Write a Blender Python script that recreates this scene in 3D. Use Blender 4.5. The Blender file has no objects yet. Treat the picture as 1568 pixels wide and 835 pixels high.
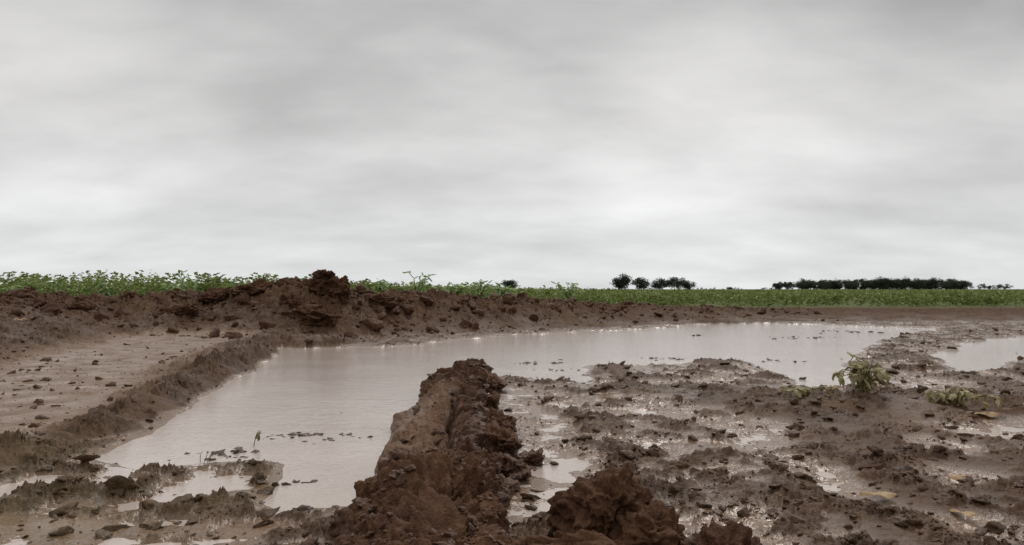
import bpy, math, random
import numpy as np
from mathutils import Vector
rng = np.random.default_rng(7)
random.seed(7)

# ------------------------------------------------------------------ noise
def _hash(ix, iy, iz, seed):
    h = (ix.astype(np.int64)*374761393 + iy.astype(np.int64)*668265263 + iz*2147483647 + seed*1274126177) & 0xFFFFFFFF
    h = ((h ^ (h >> 13)) * 1274126177) & 0xFFFFFFFF
    h = ((h ^ (h >> 15)) * 2246822519) & 0xFFFFFFFF
    return (h ^ (h >> 16)) & 0xFFFFFFFF
def n2(x, y, seed=0):
    x0 = np.floor(x); y0 = np.floor(y); fx = x-x0; fy = y-y0
    ix = x0.astype(np.int64); iy = y0.astype(np.int64)
    u = fx*fx*fx*(fx*(fx*6-15)+10); v = fy*fy*fy*(fy*(fy*6-15)+10)
    def g(i, j, dx, dy):
        a = _hash(i, j, 0, seed)*(2*math.pi/4294967296.0)
        return np.cos(a)*dx+np.sin(a)*dy
    a = g(ix, iy, fx, fy); b = g(ix+1, iy, fx-1, fy)
    c = g(ix, iy+1, fx, fy-1); d = g(ix+1, iy+1, fx-1, fy-1)
    return 1.5*((a+(b-a)*u)+((c+(d-c)*u)-(a+(b-a)*u))*v)
def fbm2(x, y, o=4, seed=0, gain=.5):
    r = 0; a = 1; f = 1; t = 0
    for k in range(o):
        r = r+a*n2(x*f+k*17.3, y*f-k*9.1, seed+k); t += a; a *= gain; f *= 2.03
    return r/t
def billow2(x, y, o=4, seed=0, gain=.55):
    r = 0; a = 1; f = 1; t = 0
    for k in range(o):
        r = r+a*np.minimum(1, np.abs(n2(x*f+k*7.7, y*f+k*3.3, seed+k))*1.6); t += a; a *= gain; f *= 2.1
    return r/t
def n3(p, seed=0):
    p0 = np.floor(p); f = p-p0; i = p0.astype(np.int64)
    w = f*f*f*(f*(f*6-15)+10)
    out = 0
    for dx in (0, 1):
        for dy in (0, 1):
            for dz in (0, 1):
                h = _hash(i[:, 0]+dx, i[:, 1]+dy, (i[:, 2]+dz)*1103515245, seed)
                a = (h & 0xFFFF)/65536.0*2*math.pi; z = (h >> 16)/32768.0-1
                r = np.sqrt(np.maximum(0, 1-z*z))
                g = r*np.cos(a)*(f[:, 0]-dx)+r*np.sin(a)*(f[:, 1]-dy)+z*(f[:, 2]-dz)
                ww = (w[:, 0] if dx else 1-w[:, 0])*(w[:, 1] if dy else 1-w[:, 1])*(w[:, 2] if dz else 1-w[:, 2])
                out = out+g*ww
    return out*1.5
def sstep(a, b, x):
    t = np.clip((x-a)/(b-a), 0, 1); return t*t*(3-2*t)

# ------------------------------------------------------------------ plan of the place (metres)
PUDDLE = [(-1.224,2.374),(-1.248,2.748),(-1.357,3.352),(-1.51,4.15),(-1.641,5.214),(-1.989,6.854),(-1.244,6.9),
 (-.798,7.262),(-.545,7.92),(.116,8.84),(.906,9.53),(1.8,10.17),(2.556,11.3),(3.588,11.96),(4.607,10.9),(5.55,10.2),
 (4.39,8.84),(3.451,7.44),(2.711,6.289),(2.162,5.214),(1.72,4.05),(1.434,3.836),(1.576,4.621),(1.619,5.398),
 (1.345,5.545),(.923,5.214),(.496,5.214),(.426,4.296),(.059,4.45),(-.1,4.6),(-.2,3.6),(-.2,2.6),(-.2,1.877),(-.533,1.837),
 (-.604,1.894),(-.617,2.125),(-.639,2.268),(-.771,2.328),(-.913,2.302),(-1.047,2.186)]
PUDDLE2 = [(3.19,5.98),(4.24,7.44),(5.52,8.7),(7.5,9.4),(8,8),(5.5,6.8),(4.2,6.3),(3.6,5.7),(2.98,4.88),(2.66,4.73),(2.9,5.45)]
FILM = [(-.1,4.3),(.16,4.0),(.17,3.1),(.23,2.4),(.2,1.99),(.11,1.75),(-.1,1.7),(-.1,2.6)]
def seg_d(x, y, a, b):
    ax, ay = a; bx, by = b; dx = bx-ax; dy = by-ay
    t = np.clip(((x-ax)*dx+(y-ay)*dy)/(dx*dx+dy*dy), 0, 1)
    return np.hypot(x-ax-t*dx, y-ay-t*dy), t
def sdf(x, y, poly):
    d = np.full(x.shape, 1e9); ins = np.zeros(x.shape, bool)
    n = len(poly)
    for i in range(n):
        a = poly[i]; b = poly[(i+1) % n]
        d = np.minimum(d, seg_d(x, y, a, b)[0])
        c = ((a[1] > y) != (b[1] > y))
        ins ^= c & (x < (b[0]-a[0])*(y-a[1])/((b[1]-a[1])+1e-12)+a[0])
    return np.where(ins, -d, d)
def pline(x, y, pts):
    d = np.full(x.shape, 1e9)
    for i in range(len(pts)-1):
        d = np.minimum(d, seg_d(x, y, pts[i], pts[i+1])[0])
    return d
LRIDGE = [(-2.25,7.6),(-2.10,6.8),(-1.76,5.2),(-1.63,4.15),(-1.47,3.35),(-1.39,2.75),(-1.45,2.3),(-1.7,2.0),(-2.3,1.6)]
SLICK = [(-1.75,2.2),(-2.05,3.1),(-2.4,4.2),(-2.75,5.6),(-3.0,7.4)]
BERMX = [-40,-14,-6.1,-4.5,-3.5,-3.2,-2.6,-2.2,-1.7,-1.2,-.6,.5,2,4,8,40]
BERMY = [9,9.3,9.5,9.4,9.5,9.3,9.1,9.0,9.3,9.7,10.3,11.2,12.4,13.8,14,15]
BERMH = [.33,.33,.33,.33,.37,.46,.48,.44,.39,.38,.34,.27,.20,.13,.10,.10]

def terrain(x, y):
    near = (np.abs(x) < 16) & (y < 20) & (y > -4)
    wa = .05+.03*np.clip(y-3, 0, 8)
    wx = x+wa*fbm2(x*2.6, y*2.6, 4, 11); wy = y+wa*1.6*fbm2(x*2.6+40, y*2.6, 4, 15)
    s1 = sdf(wx, wy, PUDDLE); s2 = sdf(wx, wy, PUDDLE2); s = np.minimum(s1, s2)
    low = fbm2(x*2.2, y*2.2, 3, 21); mid = fbm2(x*6, y*6, 3, 25)
    P = .005+.012*low+.008*mid
    amp = np.full(x.shape, 1.0)
    slick = np.zeros(x.shape); olive = np.zeros(x.shape)
    P += .013*sstep(.3, 1.2, x)*sstep(5.2, 2.4, y)
    P += .035*np.exp(-(((x-1.45)/.35)**2+((y-3.25)/.45)**2))
    f = sdf(wx, wy, FILM)
    fm = sstep(.07, -.05, f)
    P = P*(1-fm)+(-.001+.006*mid)*fm; amp *= 1-.7*fm
    for (cx, cy, rx, ry, k) in [(.84,2.8,.18,.32,1),(.80,2.15,.10,.28,1),(1.7,2.8,.4,.24,1),(.6,3.3,.17,.38,.9),(1.15,2.1,.13,.16,.95),(.5,1.75,.09,.18,.95),(2.1,4.2,.35,.35,1),(1.0,1.6,.14,.10,.9),(1.1,4.3,.18,.3,.9),(1.35,2.5,.13,.15,.9),(.42,2.6,.1,.2,.8)]:
        g = k*np.exp(-(((wx-cx)/rx)**2+((wy-cy)/ry)**2)**1.5)
        P = P*(1-g)+(-.002+.008*mid)*g; amp *= 1-.6*g; slick = np.maximum(slick, .5*g)
    fl = sstep(-.15, -.4, x)*sstep(2.5, 2.2, y)
    P = P*(1-fl)+fl*(-.001+.020*low+.016*mid); amp *= 1+.15*fl
    olive = np.maximum(olive, sstep(-.3, -.8, x)*sstep(3.0, 2.1, y)*(.6+.8*low))
    g = np.exp(-(((wx+1.0)/.30)**2+((wy-1.66)/.07)**2)**2); P = P*(1-g)+.005*g; amp *= 1-.8*g; slick = np.maximum(slick, g)
    g = np.exp(-(((wx+.62)/.2)**2+((wy-1.66)/.05)**2)**2); P = P*(1-g)+.004*g; amp *= 1-.75*g; slick = np.maximum(slick, g*.8)
    left = sstep(-1.3, -1.6, wx)
    dS = pline(wx, wy, SLICK)
    sl = sstep(.72, .30, dS-.03*(y-3)+.12*mid)*left
    rise = .05+.17*sstep(-2.4, -4.2, x+.32*(y-4))+.06*sstep(5, 9, y)
    P = P*(1-left)+left*(rise+.03*low+.015*mid)
    P = P*(1-sl)+sl*(.028+.012*low+.005*mid+.006*(y-3))
    amp = amp*(1+.6*left); amp = amp*(1-.86*sl); slick = np.maximum(slick, sl*(.75+.5*mid))
    g = np.exp(-(((wx+1.5)/.8)**2+((wy-7.9)/.75)**2)**2); P = P*(1-g)+g*(.006+.02*mid); amp *= 1-.3*g
    bank = np.where(s > 0, 1-np.exp(-s/.05), 0)
    z = np.where(s > 0, P*bank, np.maximum(s*.35, -.05))
    dr = pline(wx, wy, LRIDGE)
    rr = np.exp(-(dr/.09)**2)*(.017+.035*mid)
    z += rr*np.where(s > 0, 1, .2); amp = amp+.5*np.exp(-(dr/.14)**2); slick *= 1-.9*np.exp(-(dr/.12)**2)
    by = np.interp(x, BERMX, BERMY)+.25*n2(x*.8, x*0+3, 31); bh = np.interp(x, BERMX, BERMH)
    bh = bh+.03*n2(x*1.1, x*0, 33)+.03*n2(x*3.1, x*0, 34)
    u = y-by
    fz = .12+.14*sstep(3, -4, x)*sstep(60, 15, y)+.05*sstep(20, 200, y)
    fr = np.interp(x, [-6, -2.5, 0, 4], [1.6, 1.1, 1.5, 2.2])
    prof = np.where(u < 0, sstep(-1, 0, u/fr), 1)
    zb = np.where(u < 0, z*(1-prof)+bh*prof, fz+(bh-fz)*np.exp(-(np.maximum(u, 0)/.8)**2))
    inb = np.where(s > -.1, 1, sstep(-.5, -.1, s))
    z = z*(1-inb)+zb*inb
    bm = np.where(u < 0, prof, np.exp(-np.maximum(u-.6, 0)/1.5))
    amp = amp*(1-bm)+bm*2.6*sstep(5, -1, x)+bm*1.3*sstep(-1, 5, x)
    slick *= 1-bm
    edge = sstep(-.02, .07, s)
    qx = x+.02*n2(x*18, y*18, 91); qy = y+.02*n2(x*18+9, y*18, 92)
    isl = sstep(-.16, .24, fbm2(qx*4.2, qy*4.2, 4, 61, .6))
    isl2 = sstep(.0, .16, fbm2(qx*15, qy*15, 4, 64, .6))
    bl = billow2(qx*15, qy*15, 3, 71, .6); fine = billow2(qx*42, qy*42, 3, 73, .6)
    bl2 = billow2(x*3.2, y*3.2, 5, 75, .6)
    isl = isl*(1-bm)+bm
    L = .008*isl+.017*isl*(bl-.15)+.011*isl2*(.3+.7*isl)*(.5+fine)+.012*(fine-.3)*isl
    L = L+.004*(billow2(x*110, y*110, 2, 79)-.3)*(.25+.75*isl)*np.where(y < 6, 1, 0)
    z += amp*L*edge+bm*.15*(bl2-.35)*sstep(6, -1, x)*edge
    z += .0010*fbm2(x*60, y*60, 2, 81)*edge*np.where(near, 1, 0)
    far = (y > 22) | (np.abs(x) > 20)
    z = np.where(far, np.maximum(fz+.03*low, .1), z)
    field = sstep(.9, 2.4, u)
    z = np.where((y < .8) & (s > .2), np.maximum(z, .004), z)
    film = sstep(.018, .003, z)*(s > -.1)
    slick = np.maximum(slick, .8*film*(1-bm))
    wet = np.maximum(sstep(.028, .005, z), slick*.9)*(1-bm)
    wet = np.maximum(wet, .5*(1-bm)*(1-field)*(.6+.9*low))
    return z, np.clip(wet, 0, 1), np.clip(slick, 0, 1), np.clip(olive, 0, 1), field, bm, s

# ------------------------------------------------------------------ mesh helpers
def make_mesh(name, V, F, mat=None, mask=None, smooth=True):
    me = bpy.data.meshes.new(name)
    V = np.asarray(V, np.float32); F = np.asarray(F, np.int32)
    me.vertices.add(len(V)); me.vertices.foreach_set('co', V.ravel())
    k = F.shape[1]
    me.loops.add(F.size); me.loops.foreach_set('vertex_index', F.ravel())
    me.polygons.add(len(F)); me.polygons.foreach_set('loop_start', np.arange(0, F.size, k, dtype=np.int32))
    me.update(calc_edges=True)
    me.polygons.foreach_set('use_smooth', np.full(len(F), smooth))
    if mask is not None:
        at = me.attributes.new('mudmask', 'FLOAT_COLOR', 'POINT')
        at.data.foreach_set('color', np.asarray(mask, np.float32).ravel())
    ob = bpy.data.objects.new(name, me)
    bpy.context.scene.collection.objects.link(ob)
    if mat: me.materials.append(mat)
    return ob
def grid_faces(nr, nc):
    i = np.arange((nr-1)*(nc-1)); r = i//(nc-1); c = i % (nc-1); a = r*nc+c
    return np.stack([a, a+1, a+nc+1, a+nc], 1)

# ------------------------------------------------------------------ node helpers / materials
def new_mat(name):
    m = bpy.data.materials.new(name); m.use_nodes = True
    nt = m.node_tree; return m, nt, nt.nodes['Principled BSDF']
def N(nt, t, **kw):
    n = nt.nodes.new(t)
    for k, v in kw.items(): setattr(n, k, v)
    return n
def mixc(nt, fac, a, b, bt='MIX'):
    n = N(nt, 'ShaderNodeMix', data_type='RGBA', blend_type=bt)
    for s, v in ((n.inputs[0], fac), (n.inputs[6], a), (n.inputs[7], b)):
        if isinstance(v, bpy.types.NodeSocket): nt.links.new(v, s)
        else: s.default_value = v if not isinstance(v, tuple) else (*v, 1)
    return n.outputs[2]
def mth(nt, op, a, b=None, c=None, clamp=False):
    n = N(nt, 'ShaderNodeMath', operation=op, use_clamp=clamp)
    for s, v in zip(n.inputs, (a, b, c)):
        if v is None: continue
        if isinstance(v, bpy.types.NodeSocket): nt.links.new(v, s)
        else: s.default_value = v
    return n.outputs[0]
def noise(nt, vec, scale, detail=4, rough=.55, dist=0):
    n = N(nt, 'ShaderNodeTexNoise'); n.inputs['Scale'].default_value = scale
    n.inputs['Detail'].default_value = detail; n.inputs['Roughness'].default_value = rough; n.inputs['Distortion'].default_value = dist
    nt.links.new(vec, n.inputs['Vector']); return n.outputs['Fac']
def ramp(nt, f, stops):
    n = N(nt, 'ShaderNodeValToRGB'); el = n.color_ramp.elements
    while len(el) < len(stops): el.new(.5)
    for e, (p, c) in zip(el, stops): e.position = p; e.color = (*c, 1) if isinstance(c, tuple) else (c, c, c, 1)
    nt.links.new(f, n.inputs[0]); return n.outputs[0]

def mud_material(name, dark, midc, hi, rough_hi=.8, bumpd=.008):
    m, nt, b = new_mat(name)
    geo = N(nt, 'ShaderNodeNewGeometry').outputs['Position']
    at = N(nt, 'ShaderNodeAttribute', attribute_name='mudmask')
    sep = N(nt, 'ShaderNodeSeparateColor'); nt.links.new(at.outputs['Color'], sep.inputs[0])
    wet, slick, olive = sep.outputs[0], sep.outputs[1], sep.outputs[2]; field = at.outputs['Alpha']
    na = noise(nt, geo, 4, 6, .65); nb = noise(nt, geo, 38, 5, .65); nc = noise(nt, geo, 170, 3, .6)
    col = mixc(nt, ramp(nt, na, [(.35, 0.), (.65, 1.)]), dark, midc)
    col = mixc(nt, ramp(nt, nb, [(.45, 0.), (.75, .7)]), col, hi)
    col = mixc(nt, mth(nt, 'MULTIPLY', slick, .85), col, (.30, .19, .12))
    col = mixc(nt, mth(nt, 'MULTIPLY', olive, .5), col, (.14, .105, .042))
    col = mixc(nt, ramp(nt, nc, [(.3, .5), (.6, 0.)]), col, tuple(v*.4 for v in dark))
    grass = mixc(nt, noise(nt, geo, 1.3, 5), (.06, .09, .02), (.13, .15, .05))
    col = mixc(nt, mth(nt, 'MULTIPLY', field, .85), col, grass)
    nt.links.new(col, b.inputs['Base Color'])
    r = mth(nt, 'MULTIPLY_ADD', wet, -(rough_hi-.18), rough_hi)
    r = mth(nt, 'ADD', r, mth(nt, 'MULTIPLY_ADD', nb, .34, -.17), clamp=True)
    r = mth(nt, 'MAXIMUM', r, .1)
    nt.links.new(r, b.inputs['Roughness'])
    nt.links.new(mth(nt, 'MULTIPLY_ADD', wet, .40, .08), b.inputs['Specular IOR Level'])
    h = mth(nt, 'ADD', nb, mth(nt, 'MULTIPLY', nc, .5))
    sm = mth(nt, 'MULTIPLY_ADD', slick, -.8, 1.0)
    bp = N(nt, 'ShaderNodeBump'); bp.inputs['Distance'].default_value = bumpd
    nt.links.new(mth(nt, 'MULTIPLY', sm, 1.0), bp.inputs['Strength'])
    nt.links.new(h, bp.inputs['Height']); nt.links.new(bp.outputs[0], b.inputs['Normal'])
    return m
MUD = mud_material('mud', (.058, .029, .0155), (.122, .068, .038), (.195, .12, .072))
MUDR = mud_material('mud_red', (.060, .027, .0145), (.124, .063, .035), (.185, .103, .062), .7, .009)

# ------------------------------------------------------------------ ground
ys = np.concatenate([-30+29.6*(1-np.linspace(1, 0, 22)**2), np.linspace(-.3, .95, 60), np.geomspace(.98, 16, 900), np.geomspace(16.1, 4000, 120)])
ys = np.unique(np.round(ys, 5))
core = np.linspace(-1.1, 1.1, 900); st = .003; out = [1.1]
while out[-1] < 70: st *= 1.12; out.append(out[-1]+st)
out = np.array(out[1:]); ss = np.concatenate([-out[::-1], core, out])
Yg, Sg = np.meshgrid(ys, ss, indexing='ij'); Xg = Sg*.64*np.maximum(Yg, 1.0)
X = Xg.ravel(); Y = Yg.ravel()
z, wet, slick, olive, field, bm, s = terrain(X, Y)
gr = make_mesh('muddy_ground', np.stack([X, Y, z], 1), grid_faces(len(ys), len(ss)), MUD, np.stack([wet, slick, olive, field], 1))

# ------------------------------------------------------------------ water
m, nt, b = new_mat('muddy_water')
geo = N(nt, 'ShaderNodeNewGeometry').outputs['Position']
c = mixc(nt, ramp(nt, noise(nt, geo, 1.6, 4), [(.35, 0.), (.7, 1.)]), (.46, .385, .335), (.55, .47, .42))
nt.links.new(c, b.inputs['Base Color']); b.inputs['Roughness'].default_value = .05; b.inputs['IOR'].default_value = 1.55
bp = N(nt, 'ShaderNodeBump'); bp.inputs['Distance'].default_value = .002; bp.inputs['Strength'].default_value = .8
h = mth(nt, 'ADD', noise(nt, geo, 75, 3), mth(nt, 'MULTIPLY', noise(nt, geo, 16, 2), 1.1))
nt.links.new(h, bp.inputs['Height']); nt.links.new(bp.outputs[0], b.inputs['Normal'])
make_mesh('puddle_water', [(-7, .2, 0), (10, .2, 0), (10, 13.2, 0), (-7, 13.2, 0)], [(0, 1, 2, 3)], m)

# ------------------------------------------------------------------ clods
def ico(sub):
    import bmesh
    bmm = bmesh.new(); bmesh.ops.create_icosphere(bmm, subdivisions=sub, radius=1)
    V = np.array([v.co[:] for v in bmm.verts]); F = np.array([[v.index for v in f.verts] for f in bmm.faces]); bmm.free()
    return V, F
ICO = {k: ico(k) for k in (1, 2, 3, 4, 6)}
def clod_shape(sub, seed, cuts=9, rough=1.0):
    V, F = ICO[sub]; V = V.copy(); r = np.random.default_rng(seed)
    V *= (1+.45*n3(V*1.2+seed*3.1, seed))[:, None]
    for k in range(cuts):
        n = r.normal(size=3); n /= np.linalg.norm(n); d = r.uniform(.38, .8)
        e = V@n-d; V -= np.outer(np.maximum(e, 0), n)*.95
    U = V/np.linalg.norm(V, axis=1)[:, None]
    dsp = .26*n3(V*2.3+seed, seed+1)
    if sub >= 2: dsp = dsp+.14*n3(V*4.7+seed, seed+9)
    if sub >= 3: dsp = dsp+.14*(np.abs(n3(V*5.1+seed, seed+2))-.2)+.07*n3(V*9, seed+3)
    if sub >= 4: dsp = dsp+.07*(np.abs(n3(V*13+seed, seed+4))-.2)
    if sub >= 6: dsp = dsp+.035*(np.abs(n3(V*26+seed, seed+5))-.2)+.012*n3(V*50, seed+6)
    V += U*(dsp*rough)[:, None]
    return V, F
def rotm(r, tilt=1.0):
    a, bq, cq = r.uniform(0, 6.28), r.uniform(-tilt, tilt), r.uniform(-tilt, tilt)
    ca, sa = math.cos(a), math.sin(a); Rz = np.array([[ca, -sa, 0], [sa, ca, 0], [0, 0, 1]])
    cb, sb = math.cos(bq), math.sin(bq); Rx = np.array([[1, 0, 0], [0, cb, -sb], [0, sb, cb]])
    cc, sc = math.cos(cq), math.sin(cq); Ry = np.array([[cc, 0, sc], [0, 1, 0], [-sc, 0, cc]])
    return Rz@Rx@Ry
SH = {k: [clod_shape(k, 100*k+i) for i in range(14)] for k in (1, 2, 3, 4)}
def clod_field(name, P, R, mat, sink=.25, wetv=None, flat=.75, olv=None):
    Vs = []; Fs = []; Ms = []; off = 0
    for i in range(len(P)):
        d = max(.8, P[i][1]); px = R[i]*800/d
        k = 1 if px < 2.2 else 2 if px < 5.5 else 3 if px < 18 else 4
        V, F = SH[k][rng.integers(14)]
        sc = R[i]*np.array([rng.uniform(.8, 1.7), rng.uniform(.7, 1.2), rng.uniform(.5, 1.0)*flat/.75])
        W = (V*sc)@rotm(rng, .5).T
        W += np.array([P[i][0], P[i][1], P[i][2]+R[i]*(flat*.6-sink)])
        Vs.append(W); Fs.append(F+off); off += len(V)
        w = np.clip((.02-W[:, 2])/.02, 0, 1)*.6+(wetv if wetv is not None else .4)
        mk = np.zeros((len(V), 4)); mk[:, 0] = np.clip(w*rng.uniform(.6, 1.3), 0, 1)
        if olv is not None: mk[:, 2] = olv[i]
        Ms.append(mk)
    return make_mesh(name, np.concatenate(Vs), np.concatenate(Fs), mat, np.concatenate(Ms))
def sample(n, y0, y1, hw=.85):
    y = np.exp(rng.uniform(math.log(y0), math.log(y1), n)); x = rng.uniform(-1, 1, n)*hw*y; return x, y
x, y = sample(90000, .9, 9.5)
z, wet, slick, olive, field, bm, s = terrain(x, y)
cl = fbm2(x*4.2, y*4.2, 4, 61, .6); cl2 = fbm2(x*9, y*9, 2, 99)
pr = sstep(-.12, .35, cl+.6*cl2)*(s > .0)*(bm < .4)*np.where(x < -.4, .6, 1.0)*(1-.6*slick)
pr *= np.where(z < -.008, 0, 1)
pr = np.maximum(pr, .05*sstep(-.16, 0, s)*(s < 0)*(x > -.1))
pr = np.maximum(pr, .06*(s > 0)*(bm < .4))
keep = rng.uniform(size=len(x)) < pr*.85
x, y, z, olive = x[keep], y[keep], z[keep], olive[keep]
R = np.minimum(.0027*(rng.pareto(1.8, len(x))+1), .021)*(.75+.13*y)
clod_field('mud_crumbs', np.stack([x, y, np.maximum(z, -.003)], 1), R, MUD, .32, None, .6, olive)
x = rng.uniform(-1.5, -.36, 300); y = rng.uniform(1.25, 2.25, 300); k = fbm2(x*5, y*7, 2, 44) > -.05
x, y = x[k], y[k]; z, wet, slick, olive, field, bm, s = terrain(x, y); k = (s > .03) & (slick < .8) | (y < 1.45); x, y, z, olive = x[k], y[k], z[k], olive[k]
clod_field('mud_clumps', np.stack([x, y, z], 1), rng.uniform(.008, .036, len(x))*np.where(rng.uniform(size=len(x)) < .3, 1, .55), MUD, .4, .45, .5, olive)
x = rng.uniform(-13, 5, 11000); by = np.interp(x, BERMX, BERMY); y = by+rng.uniform(-1.9, .7, len(x))
z, wet, slick, olive, field, bm, s = terrain(x, y)
keep = (rng.uniform(size=len(x)) < (.15+.85*bm)*np.interp(x, [-1, 4], [1, .6])) & (s > .15)
x, y, z = x[keep], y[keep], z[keep]
R = np.minimum(.013*(rng.pareto(1.8, len(x))+1), .095)*np.interp(x, [-2, 3], [1, .6])
clod_field('berm_clods', np.stack([x, y, z], 1), R, MUDR, .35, .15)

def big_clods(name, items, mat, wetv=.3):
    Vs = []; Fs = []; Ms = []; off = 0
    for i, (cx, cy, cz, rx, ry, rz, seed, rg) in enumerate(items):
        V, F = clod_shape(6, seed, 9, rg)
        W = (V@rotm(np.random.default_rng(seed), .35).T)*np.array([rx, ry, rz])+np.array([cx, cy, cz])
        Vs.append(W); Fs.append(F+off); off += len(V)
        mk = np.zeros((len(V), 4)); mk[:, 0] = np.clip(wetv+(.02-W[:, 2])*8, 0, 1); Ms.append(mk)
    return make_mesh(name, np.concatenate(Vs), np.concatenate(Fs), mat, np.concatenate(Ms))
big_clods('dirt_boulder', [(-2.04, 8.9, .57, .22, .2, .17, 501, 1.5), (-2.22, 8.8, .50, .16, .15, .12, 502, 1.5), (-1.9, 8.8, .52, .17, .15, .14, 503, 1.5), (-2.08, 8.85, .64, .10, .12, .09, 504, 1.6)], MUDR, .1)
big_clods('dirt_mound', [(-2.95, 9.1, .46, .34, .2, .15, 511, 1.6), (-2.6, 9.1, .42, .30, .2, .14, 512, 1.6), (-3.35, 9.2, .40, .3, .2, .12, 513, 1.6), (-2.3, 8.6, .30, .25, .2, .13, 514, 1.6), (-1.5, 9.1, .33, .24, .2, .11, 515, 1.6), (-2.0, 8.3, .2, .3, .2, .11, 516, 1.6)]
  +[(-3.7-.42*k+rng.uniform(-.15, .15), rng.uniform(8.6, 9.1), rng.uniform(.2, .32), rng.uniform(.14, .26), .16, rng.uniform(.07, .11), 520+k, 1.6) for k in range(7)], MUDR, .1)
big_clods('mud_heap', [(.175, 1.42, .115, .085, .10, .085, 601, 1.2), (.25, 1.38, .065, .09, .09, .085, 602, 1.2), (.35, 1.33, .035, .08, .09, .075, 603, 1.2),
   (.11, 1.34, .035, .07, .09, .075, 604, 1.2), (.03, 1.30, .03, .08, .07, .055, 605, 1.2), (.20, 1.24, .04, .17, .09, .075, 606, 1.2), (.40, 1.40, .01, .09, .06, .045, 607, 1.2), (-.04, 1.28, .02, .06, .06, .05, 608, 1.2)], MUDR, .4)

# ------------------------------------------------------------------ main ridge pushed up between wheel tracks
T = np.linspace(.75, 4.60, 1000); A = np.linspace(-.12*math.pi, 1.12*math.pi, 300)
cyl = np.interp(T, [.75, 1.5, 1.9, 2.5, 3.1, 4.0, 4.6], [-.12, -.15, -.185, -.225, -.245, -.235, -.22])
hw = np.interp(T, [.75, 1.5, 1.78, 1.95, 2.5, 3.1, 3.45, 3.6, 4.0, 4.4, 4.62], [.13, .14, .15, .12, .125, .135, .12, .13, .15, .12, .01])
hh = np.interp(T, [.75, 1.3, 1.7, 1.82, 1.9, 2.4, 3.0, 3.4, 3.52, 3.65, 4.1, 4.4, 4.62], [.10, .12, .145, .135, .085, .105, .10, .085, .05, .085, .09, .075, .004])
TT, AA = np.meshgrid(T, A, indexing='ij')
CX = cyl[:, None]; HW = hw[:, None]; HH = hh[:, None]
ca = np.cos(AA); sa = np.sin(AA)
sq = np.abs(sa)**.8*np.sign(sa)
px = CX+HW*ca*(1-.12*ca); pz = HH*sq
py = TT+.10*ca
Pm = np.stack([px.ravel(), py.ravel(), pz.ravel()], 1)
nrm = np.stack([(ca/HW).ravel(), 0*ca.ravel(), (sa/HH).ravel()], 1); nrm /= np.linalg.norm(nrm, axis=1)[:, None]
t1 = TT.ravel(); cf = ca.ravel()
smooth = sstep(1.82, 1.98, t1)*sstep(3.45, 3.25, t1)
big = .050*n3(Pm*np.array([6, 4, 6]), 900)+.032*n3(Pm*13, 901)
fine = .026*(np.abs(n3(Pm*18, 902))*1.6-.4)+.014*(np.abs(n3(Pm*38, 903))*1.6-.4)+.006*(np.abs(n3(Pm*80, 904))*1.6-.4)
stri = .006*n3(Pm*np.array([45, 7, 45]), 905)+.004*n3(Pm*np.array([90, 25, 90]), 906)
cr = 0
for c0, wd, dp in ((1.86, .03, .07), (2.28, .016, .035), (2.62, .028, .065), (3.05, .018, .04), (3.5, .035, .07), (3.95, .025, .04), (1.45, .02, .04)):
    q = t1-(c0+.12*cf+.06*n2(cf*2.5, cf*0+c0, 77)); cr = cr-dp*np.exp(-(q/wd)**2)*sstep(-.9, .5, cf)
q = cf-(.30+.15*n2(t1*3, t1*0, 78)); cr = cr-.065*np.exp(-(q/.10)**2)*smooth
d = big+fine*(1-.8*smooth*sstep(.5, -.1, cf))+stri*smooth+cr
Pm = Pm+nrm*d[:, None]
mk = np.zeros((len(Pm), 4)); mk[:, 0] = np.clip(.42+.3*smooth+(.02-Pm[:, 2])*8, 0, .95); mk[:, 1] = .40*smooth*sstep(.5, -.4, cf)
make_mesh('mud_ridge', Pm, grid_faces(len(T), len(A))[:, ::-1], MUDR, mk)
w_ = np.where(smooth > .5, .22, 1.0)*(Pm[:, 2] > .01)*(cf > -.8)*(t1 > .95); w_ = w_*(.02+sstep(-.2, .3, n3(Pm*9, 911)+.15))
idx = rng.choice(len(Pm), 2400, replace=False, p=w_/w_.sum())
clod_field('ridge_crumbs', Pm[idx], np.minimum(.0028*(rng.pareto(1.9, len(idx))+1), .016)*(.6+.22*t1[idx]), MUDR, .35, .4, .7)
big_clods('broken_mud_clods', [(.0, 2.12, .02, .065, .10, .055, 701, 1.2), (-.03, 2.4, .03, .06, .12, .06, 702, 1.2), (-.04, 2.75, .03, .055, .13, .055, 703, 1.2),
   (.05, 2.3, .005, .05, .07, .035, 704, 1.2), (-.08, 3.2, .03, .05, .15, .05, 705, 1.2), (-.07, 3.9, .03, .06, .15, .045, 706, 1.2), (-.26, 1.62, .045, .09, .14, .08, 707, 1.2), (-.02, 1.95, .01, .05, .08, .04, 708, 1.2), (-.14, 1.6, .06, .10, .13, .085, 709, 1.2),
   (-.22, 3.85, .06, .09, .14, .055, 710, 1.3), (-.18, 4.3, .045, .09, .12, .05, 711, 1.3), (-.28, 4.1, .04, .08, .14, .05, 712, 1.3), (-.12, 1.3, .07, .12, .14, .075, 713, 1.2)], MUDR, .4)
isl = []
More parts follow.
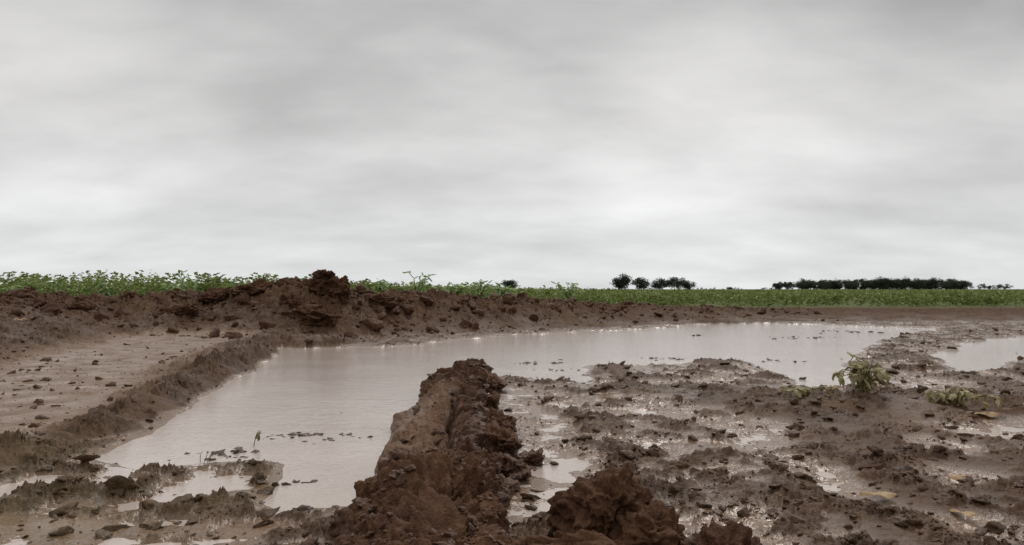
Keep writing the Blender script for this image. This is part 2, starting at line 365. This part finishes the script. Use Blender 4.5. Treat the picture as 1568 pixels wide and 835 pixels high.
for (cx, cy, w, n) in [(-.86, 2.42, .11, 26), (-.80, 2.72, .06, 8), (-.70, 2.75, .05, 9), (-.63, 2.62, .05, 6), (-.56, 2.72, .04, 5), (-.68, 3.22, .008, 1), (-.55, 2.08, .03, 5), (-.62, 2.66, .03, 3), (.18, 5.4, .15, 12), (-.3, 5.5, .08, 5), (1.1, 5.75, .2, 10), (.3, 4.9, .15, 12), (1.9, 5.6, .15, 8), (3.0, 8.2, .3, 10), (2.0, 8.6, .1, 3), (3.9, 9.4, .4, 12)]:
    for k in range(n*2): isl.append((cx+rng.normal()*w*.6, cy+rng.normal()*w*.45, -.004, rng.uniform(.005, .02)*(.6+.1*cy)))
isl = np.array(isl); clod_field('mud_islets', isl[:, :3], isl[:, 3], MUD, .17, .5, .45)

# ------------------------------------------------------------------ leaves
def leafmat(name, cols, rough=.6, scale=6):
    m, nt, b = new_mat(name)
    geo = N(nt, 'ShaderNodeNewGeometry'); rnd = geo.outputs['Random Per Island']
    f = mth(nt, 'ADD', mth(nt, 'MULTIPLY', rnd, .6), mth(nt, 'MULTIPLY', noise(nt, geo.outputs['Position'], scale, 4), .4))
    c = ramp(nt, f, [(.15+.7*i/(len(cols)-1), cc) for i, cc in enumerate(cols)])
    nt.links.new(c, b.inputs['Base Color']); b.inputs['Roughness'].default_value = rough
    b.inputs['Specular IOR Level'].default_value = .3
    tr = N(nt, 'ShaderNodeBsdfTranslucent'); nt.links.new(c, tr.inputs[0])
    mx = N(nt, 'ShaderNodeMixShader'); mx.inputs[0].default_value = .3
    nt.links.new(b.outputs[0], mx.inputs[1]); nt.links.new(tr.outputs[0], mx.inputs[2])
    nt.links.new(mx.outputs[0], nt.nodes['Material Output'].inputs[0])
    return m
CROP = leafmat('crop_leaf', [(.09, .13, .03), (.16, .22, .055), (.24, .29, .09), (.33, .34, .16)], .6, .8)
PALE = leafmat('young_leaf', [(.20, .30, .09), (.30, .42, .16), (.42, .52, .26)], .6, 5)
TREE = leafmat('hazed_tree_leaf', [(.042, .054, .038), (.062, .078, .050), (.085, .10, .066)], .8, .15)  # dark greens lightened and greyed: distance haze painted into the leaf colour
HEDGE = leafmat('hedge_leaf', [(.11, .13, .10), (.15, .17, .13)], .8, .15)
WILT = leafmat('wilted_leaf', [(.14, .08, .04), (.27, .21, .09), (.40, .35, .18), (.50, .44, .28)], .5, 45)
DRY = leafmat('dry_leaf', [(.28, .16, .07), (.46, .31, .16), (.55, .42, .26)], .5, 40)
m, nt, b = new_mat('bark'); nt.links.new(ramp(nt, noise(nt, N(nt, 'ShaderNodeNewGeometry').outputs['Position'], 20), [(.3, (.05, .035, .02)), (.7, (.11, .08, .05))]), b.inputs['Base Color']); b.inputs['Roughness'].default_value = .8
BARK = m
m, nt, b = new_mat('stem'); nt.links.new(ramp(nt, noise(nt, N(nt, 'ShaderNodeNewGeometry').outputs['Position'], 60), [(.3, (.10, .09, .03)), (.7, (.2, .2, .08))]), b.inputs['Base Color']); b.inputs['Roughness'].default_value = .6
STEM = m
def leaf_tris(P, D, L, W, droop=.2):
    n = len(P); D = D/np.linalg.norm(D, axis=1)[:, None]
    up = rng.normal(size=(n, 3))*.35+np.array([0, 0, 1]); S = np.cross(D, up); S /= np.linalg.norm(S, axis=1)[:, None]+1e-9
    U = np.cross(S, D)
    L = L[:, None]; W = W[:, None]
    a = P; b1 = P+D*L*.45+S*W*.5+U*W*.22; c1 = P+D*L-U*L*droop; d1 = P+D*L*.45-S*W*.5+U*W*.22
    V = np.stack([a, b1, c1, d1], 1).reshape(-1, 3); o = np.arange(n)[:, None]*4
    F = np.concatenate([o+np.array([[0, 1, 2]]), o+np.array([[0, 2, 3]])], 0)
    return V, F
n = 9000
y = np.exp(rng.uniform(math.log(10.5), math.log(260), n)); x = rng.uniform(-1, 1, n)*.95*y
by = np.interp(x, BERMX, BERMY)+np.interp(x, [-3, 3], [.9, 1.8]); k = (y > by+rng.uniform(0, 1, n)) & (rng.uniform(size=n) < .35+1.1*(fbm2(x*.5, y*.3, 3, 5)+.5))
x, y = x[k], y[k]; z = terrain(x, y)[0]
hp = np.interp(x, [-6, 0, 6], [.38, .31, .27])*rng.uniform(.5, 1.25, len(x))*np.interp(y, [10, 60, 200], [1, .95, .85])
nl = 46
PX = np.repeat(x, nl); PY = np.repeat(y, nl); HZ = np.repeat(hp, nl); ZB = np.repeat(z, nl); q = len(PX)
t = rng.uniform(.05, 1, q)**.8; rad = HZ*.55*(1.1-.7*t)*np.sqrt(rng.uniform(0, 1, q))*np.interp(PY, [10, 50, 260], [1, 1.5, 4]); an = rng.uniform(0, 6.28, q)
Pp = np.stack([PX+rad*np.cos(an), PY+rad*np.sin(an), ZB+HZ*t], 1)
Dd = np.stack([np.cos(an), np.sin(an), rng.uniform(-.3, .9, q)], 1)
Ls = rng.uniform(.04, .085, q)*np.interp(PY, [10, 30, 100, 260], [1, 1.3, 2.3, 3.5])
V, F = leaf_tris(Pp, Dd, Ls, Ls*rng.uniform(.6, .95, q))
make_mesh('crop_field', V, F, CROP, smooth=False)

def tube(path, r0, r1, seg=6):
    path = np.array(path, float); V = []; n = len(path)
    for i in range(n):
        d = path[min(i+1, n-1)]-path[max(i-1, 0)]; d /= np.linalg.norm(d)+1e-9
        a = np.cross(d, [0.3, .9, .1]); a /= np.linalg.norm(a); b2 = np.cross(d, a); r = r0+(r1-r0)*i/(n-1)
        for k in range(seg):
            w = 2*math.pi*k/seg; V.append(path[i]+r*(math.cos(w)*a+math.sin(w)*b2))
    F = [(i*seg+k, i*seg+(k+1) % seg, (i+1)*seg+(k+1) % seg, (i+1)*seg+k) for i in range(n-1) for k in range(seg)]
    return np.array(V), np.array(F)
def tri(F):
    F = np.asarray(F); return np.concatenate([F[:, [0, 1, 2]], F[:, [0, 2, 3]]]) if F.shape[1] == 4 else F
def join_parts(name, parts, child_names):
    e = bpy.data.objects.new(name, None); bpy.context.scene.collection.objects.link(e)
    for (V, F, mat, sm), cn in zip(parts, child_names):
        o = make_mesh(cn, V, F, mat, smooth=sm); o.parent = e
    return e
def cat(lst):
    Vs = []; Fs = []; o = 0
    for V, F in lst: Vs.append(V); Fs.append(tri(F)+o); o += len(V)
    return np.concatenate(Vs), np.concatenate(Fs)
def curved_leaf(base, az, pitch, L, W, curl, roll, cup=.3, nu=8, nv=4):
    V = []; p = np.array(base, float); ph = pitch
    for i in range(nu+1):
        t = i/nu; w = W*math.sin(math.pi*min(1, t*.96+.02)**.8)*.5+.0004
        d = np.array([math.cos(az)*math.cos(ph), math.sin(az)*math.cos(ph), math.sin(ph)])
        sd = np.array([-math.sin(az), math.cos(az), 0]); up = np.cross(d, sd)
        sd2 = sd*math.cos(roll*t)+up*math.sin(roll*t); up2 = np.cross(d, sd2)
        for j in range(nv+1):
            v = j/nv*2-1; V.append(p+sd2*w*v-up2*(v*v)*w*cup+up2*.08*W*math.sin(t*9+v*3))
        p = p+d*L/nu; ph += curl/nu
    return np.array(V), grid_faces(nu+1, nv+1)
def weed(name, x, y, zb, h, spread, nst, nlf, L, mat, droopy=0.0, curl=(-2.8, -.4)):
    st = []; lv = []
    for k in range(nst):
        az = random.uniform(0, 6.28); path = [(x, y, zb-.01)]; hk = h*random.uniform(.5, 1.0); sk = spread*random.uniform(.4, 1.1)
        for i in range(1, 6):
            t = i/5; path.append((x+sk*t*math.cos(az)*(.5+.5*t)+random.gauss(0, .05*spread), y+sk*t*math.sin(az)+random.gauss(0, .05*spread), zb+hk*math.sin(t*(1.5+droopy))))
        st.append(tube(path, h*.02+.001, h*.007+.0005))
        for j in range(nlf):
            i = random.randint(1, 5); b0 = path[i]
            lv.append(curved_leaf(b0, random.uniform(0, 6.28), random.uniform(-.6, .6), L*random.uniform(.6, 1.2), L*random.uniform(.28, .5), random.uniform(*curl), random.uniform(-1.5, 1.5), random.uniform(.1, .9)))
    V1, F1 = cat(st); V2, F2 = cat(lv)
    return join_parts(name, [(V1, F1, STEM, True), (V2, F2, mat, True)], ['stems', 'leaves'])
def gz(x, y, r=.02):
    a = np.array([x, x+r, x-r, x, x]); b_ = np.array([y, y, y, y+r, y-r]); return float(terrain(a, b_)[0].max())
weed('wilted_plant', 1.46, 3.30, gz(1.46, 3.3), .145, .17, 18, 7, .055, WILT, .7)
weed('wilted_plant', 1.77, 3.20, gz(1.77, 3.20), .06, .18, 11, 6, .055, WILT, .9)
weed('wilted_plant', 1.24, 3.36, gz(1.24, 3.36)+.005, .03, .12, 6, 4, .055, WILT, .8)
for (wx, wy, hh_, sp) in [(-1.30, 10.9, .42, .26), (-4.45, 10.8, .42, .30), (-.45, 11.4, .34, .18), (-1.75, 10.7, .30, .08), (-3.5, 10.9, .30, .2), (-.1, 11.6, .26, .2), (-6.2, 11, .34, .25), (.9, 12.8, .30, .22), (-5.5, 10.9, .34, .25), (-6.9, 11.2, .34, .25), (-.8, 11.3, .3, .2)]:
    zb = max(gz(wx, wy), .32); weed('young_cotton_plant', wx, wy, zb, hh_, sp, 9, 9, .10, PALE, 0, (-1.4, .2))
V1, F1 = cat([tube([(-.83, 2.56, -.02), (-.82, 2.56, .03), (-.808, 2.55, .05)], .0018, .0008), tube([(-.82, 2.56, .03), (-.80, 2.56, .04)], .0012, .0006)])
V2, F2 = cat([curved_leaf((-.82, 2.56, .02), 1.2, 1.0, .035, .009, -.6, .8), curved_leaf((-.81, 2.55, .015), -.5, 1.2, .025, .009, .5, -.8)])
join_parts('twig', [(V1, F1, BARK, True), (V2, F2, STEM, True)], ['stem', 'leaf'])
V1, F1 = cat([tube([(-.90+.008*i, 2.31, -.01), (-.90+.010*i+.01*math.sin(i), 2.31, .02), (-.89+.016*i, 2.30, .035)], .0014, .0006) for i in range(4)])
make_mesh('grass_tuft', V1, F1, STEM)
for (lx, ly, L, W, az) in [(.88, 1.835, .078, .042, 2.9), (1.84, 3.02, .13, .07, 2.8), (.99, 1.70, .06, .03, 2.2), (1.10, 2.02, .055, .03, .3), (-4.5, 7.2, .12, .09, 0.), (1.36, 3.5, .1, .035, .4)]:
    V, F = curved_leaf((lx, ly, gz(lx-.03, ly, .03)+.012), az, .10, L, W, -.3, .2, .25, 12, 6); make_mesh('fallen_leaf', V, F, DRY)
big_clods('red_stone', [(.94, 2.105, gz(.94, 2.105)+.004, .03, .03, .016, 801, .3)], MUDR, .2)

# ------------------------------------------------------------------ trees
def crown(cx, cy, cz, rx, rz, nclump, nleaf, ls, zmin=.3):
    P = []; D = []
    for k in range(nclump):
        v = rng.normal(size=3); v /= np.linalg.norm(v); r = rng.uniform(.2, 1.0)**.6
        c = np.array([cx+v[0]*rx*r, cy+v[1]*rx*.7*r, cz+v[2]*rz*r*.85]); cr_ = rng.uniform(.22, .42)*min(rx, rz)
        w = rng.normal(size=(nleaf, 3)); w /= np.linalg.norm(w, axis=1)[:, None]
        P.append(c+w*cr_*(rng.uniform(.3, 1.15, nleaf)[:, None])*np.array([1.25, 1.1, .85])); D.append(w+rng.normal(size=(nleaf, 3))*.5)
    P = np.concatenate(P); D = np.concatenate(D); P[:, 2] = np.maximum(P[:, 2], zmin+rng.uniform(0, .5, len(P))); L = rng.uniform(.6, 1.3, len(P))*ls
    return leaf_tris(P, D, L, L*.8)
def tree(px_, hgt, wid, ycen=400, lowf=.52, nc=55):
    x0 = (px_-784)*.328
    tr = [tube([(x0, ycen, 0), (x0+.1, ycen, hgt*.25), (x0-.1, ycen, hgt*.6)], hgt*.035, hgt*.018, 8)]
    for k in range(6):
        a = k*1.05; tr.append(tube([(x0, ycen, hgt*(.22+.04*k)), (x0+math.cos(a)*wid*.2, ycen+math.sin(a)*wid*.2, hgt*(.42+.04*k)), (x0+math.cos(a)*wid*.36, ycen+math.sin(a)*wid*.3, hgt*(.55+.05*k))], hgt*.016, hgt*.006))
    return cat(tr), crown(x0, ycen, hgt*lowf, wid*.48, hgt*.46, nc, 55, hgt*.075)
for (p, hgt, wid) in [(952, 8.4, 10), (982, 6.6, 8.5), (1010, 6.0, 8), (1033, 7.0, 12), (1054, 5.0, 7), (780, 5.6, 8.5), (1117, 1.8, 3.5), (1191, 4.4, 6.5), (1206, 4.4, 7)]:
    a, c_ = tree(p, hgt, wid); join_parts('tree', [(a[0], a[1], BARK, True), (c_[0], c_[1], TREE, False)], ['trunk', 'crown'])
tr = []; cw = []
for p in np.arange(1226, 1492, 7):
    hgt = rng.uniform(5.4, 6.6) if p < 1400 else rng.uniform(4.8, 6.8)
    if 1340 < p < 1400: hgt += 1.0
    a, c_ = tree(p+rng.uniform(-3, 3), hgt, rng.uniform(7.5, 10), 400+rng.uniform(-8, 8), .46, 34); tr.append(a); cw.append(c_)
a = cat(tr); c_ = cat(cw); join_parts('distant_tree_row', [(a[0], a[1], BARK, True), (c_[0], c_[1], TREE, False)], ['trunks', 'crowns'])
cw = [crown((p-784)*.49, 600, 2.3, 4, 2.2, 14, 40, .6) for p in (1508, 1521, 1533, 1545)]+[crown((p-784)*.49, 600, .9, 9, 1.0, 14, 40, .4) for p in range(300, 1568, 46) if rng.uniform() < .45]
c_ = cat(cw); make_mesh('distant_hedge', c_[0], c_[1], HEDGE, smooth=False)

# ------------------------------------------------------------------ sky
sun_v = Vector((.35, 1.0, 1.25)).normalized()
w = bpy.data.worlds.new('World'); bpy.context.scene.world = w; w.use_nodes = True; nt = w.node_tree
bg = nt.nodes['Background']; bg.inputs[1].default_value = .1
sky = N(nt, 'ShaderNodeTexSky', sky_type='NISHITA'); sky.sun_disc = False
sky.sun_elevation = math.asin(sun_v.z); sky.sun_rotation = math.atan2(sun_v.x, sun_v.y)
tc = N(nt, 'ShaderNodeTexCoord').outputs['Generated']
nz = N(nt, 'ShaderNodeVectorMath', operation='NORMALIZE'); nt.links.new(tc, nz.inputs[0]); d = nz.outputs[0]
sp = N(nt, 'ShaderNodeSeparateXYZ'); nt.links.new(d, sp.inputs[0])
zc = mth(nt, 'ABSOLUTE', sp.outputs[2]); den = mth(nt, 'ADD', zc, .28)
cb = N(nt, 'ShaderNodeCombineXYZ'); nt.links.new(mth(nt, 'DIVIDE', sp.outputs[0], den), cb.inputs[0]); nt.links.new(mth(nt, 'DIVIDE', sp.outputs[1], den), cb.inputs[1])
mp = N(nt, 'ShaderNodeMapping'); mp.inputs['Rotation'].default_value = (0, 0, math.radians(-35)); mp.inputs['Scale'].default_value = (1.0, 1.5, 1); mp.inputs['Location'].default_value = (5.3, 1.4, 0)
nt.links.new(cb.outputs[0], mp.inputs[0])
n1 = noise(nt, mp.outputs[0], 1.5, 5, .45, .2); nn2 = noise(nt, mp.outputs[0], 4.5, 6, .5, .3)
g = ramp(nt, zc, [(0, .745), (.05, .735), (.12, .715), (.2, .665), (.29, .565), (.36, .49), (.6, .78)])
v = mth(nt, 'ADD', g, mth(nt, 'MULTIPLY_ADD', n1, .48, -.24)); v = mth(nt, 'ADD', v, mth(nt, 'MULTIPLY_ADD', nn2, .17, -.085))
for (bx, bz, rad, am) in [(.32, .185, .10, .06), (.22, .27, .16, .10), (-.25, .34, .24, -.09), (.64, .30, .18, -.10), (-.6, .27, .14, .11), (.12, .1, .3, .02)]:
    bv = Vector((bx, 1, bz)).normalized(); dt = N(nt, 'ShaderNodeVectorMath', operation='DISTANCE'); nt.links.new(d, dt.inputs[0]); dt.inputs[1].default_value = bv
    e = mth(nt, 'EXPONENT', mth(nt, 'MULTIPLY', mth(nt, 'POWER', mth(nt, 'DIVIDE', dt.outputs['Value'], rad), 2.0), -1.0))
    v = mth(nt, 'ADD', v, mth(nt, 'MULTIPLY', e, am))
tint = mixc(nt, mth(nt, 'MULTIPLY', zc, 5.0, clamp=True), (.985, 1.0, 1.01), (1.01, .995, .985))
vs = N(nt, 'ShaderNodeVectorMath', operation='SCALE'); nt.links.new(tint, vs.inputs[0]); nt.links.new(mth(nt, 'MULTIPLY', v, 10.0), vs.inputs['Scale'])
fin = mixc(nt, .02, vs.outputs[0], sky.outputs[0]); nt.links.new(fin, bg.inputs[0])
sl = bpy.data.lights.new('sun', 'SUN'); sl.energy = 1.1; sl.angle = math.radians(12); sl.color = (1, .95, .88)
so = bpy.data.objects.new('sun', sl); so.rotation_mode = 'QUATERNION'; so.rotation_quaternion = sun_v.to_track_quat('Z', 'Y'); bpy.context.scene.collection.objects.link(so)

# ------------------------------------------------------------------ camera
cam = bpy.data.cameras.new('camera'); cam.lens = 28; cam.sensor_width = 36; cam.clip_end = 9000; cam.clip_start = .02
co = bpy.data.objects.new('camera', cam); co.location = (0, 0, .5); co.rotation_euler = (math.radians(91.2), 0, 0)
bpy.context.scene.collection.objects.link(co); sc = bpy.context.scene; sc.camera = co
sc.view_settings.view_transform = 'Standard'; sc.view_settings.look = 'None'; sc.view_settings.exposure = 0
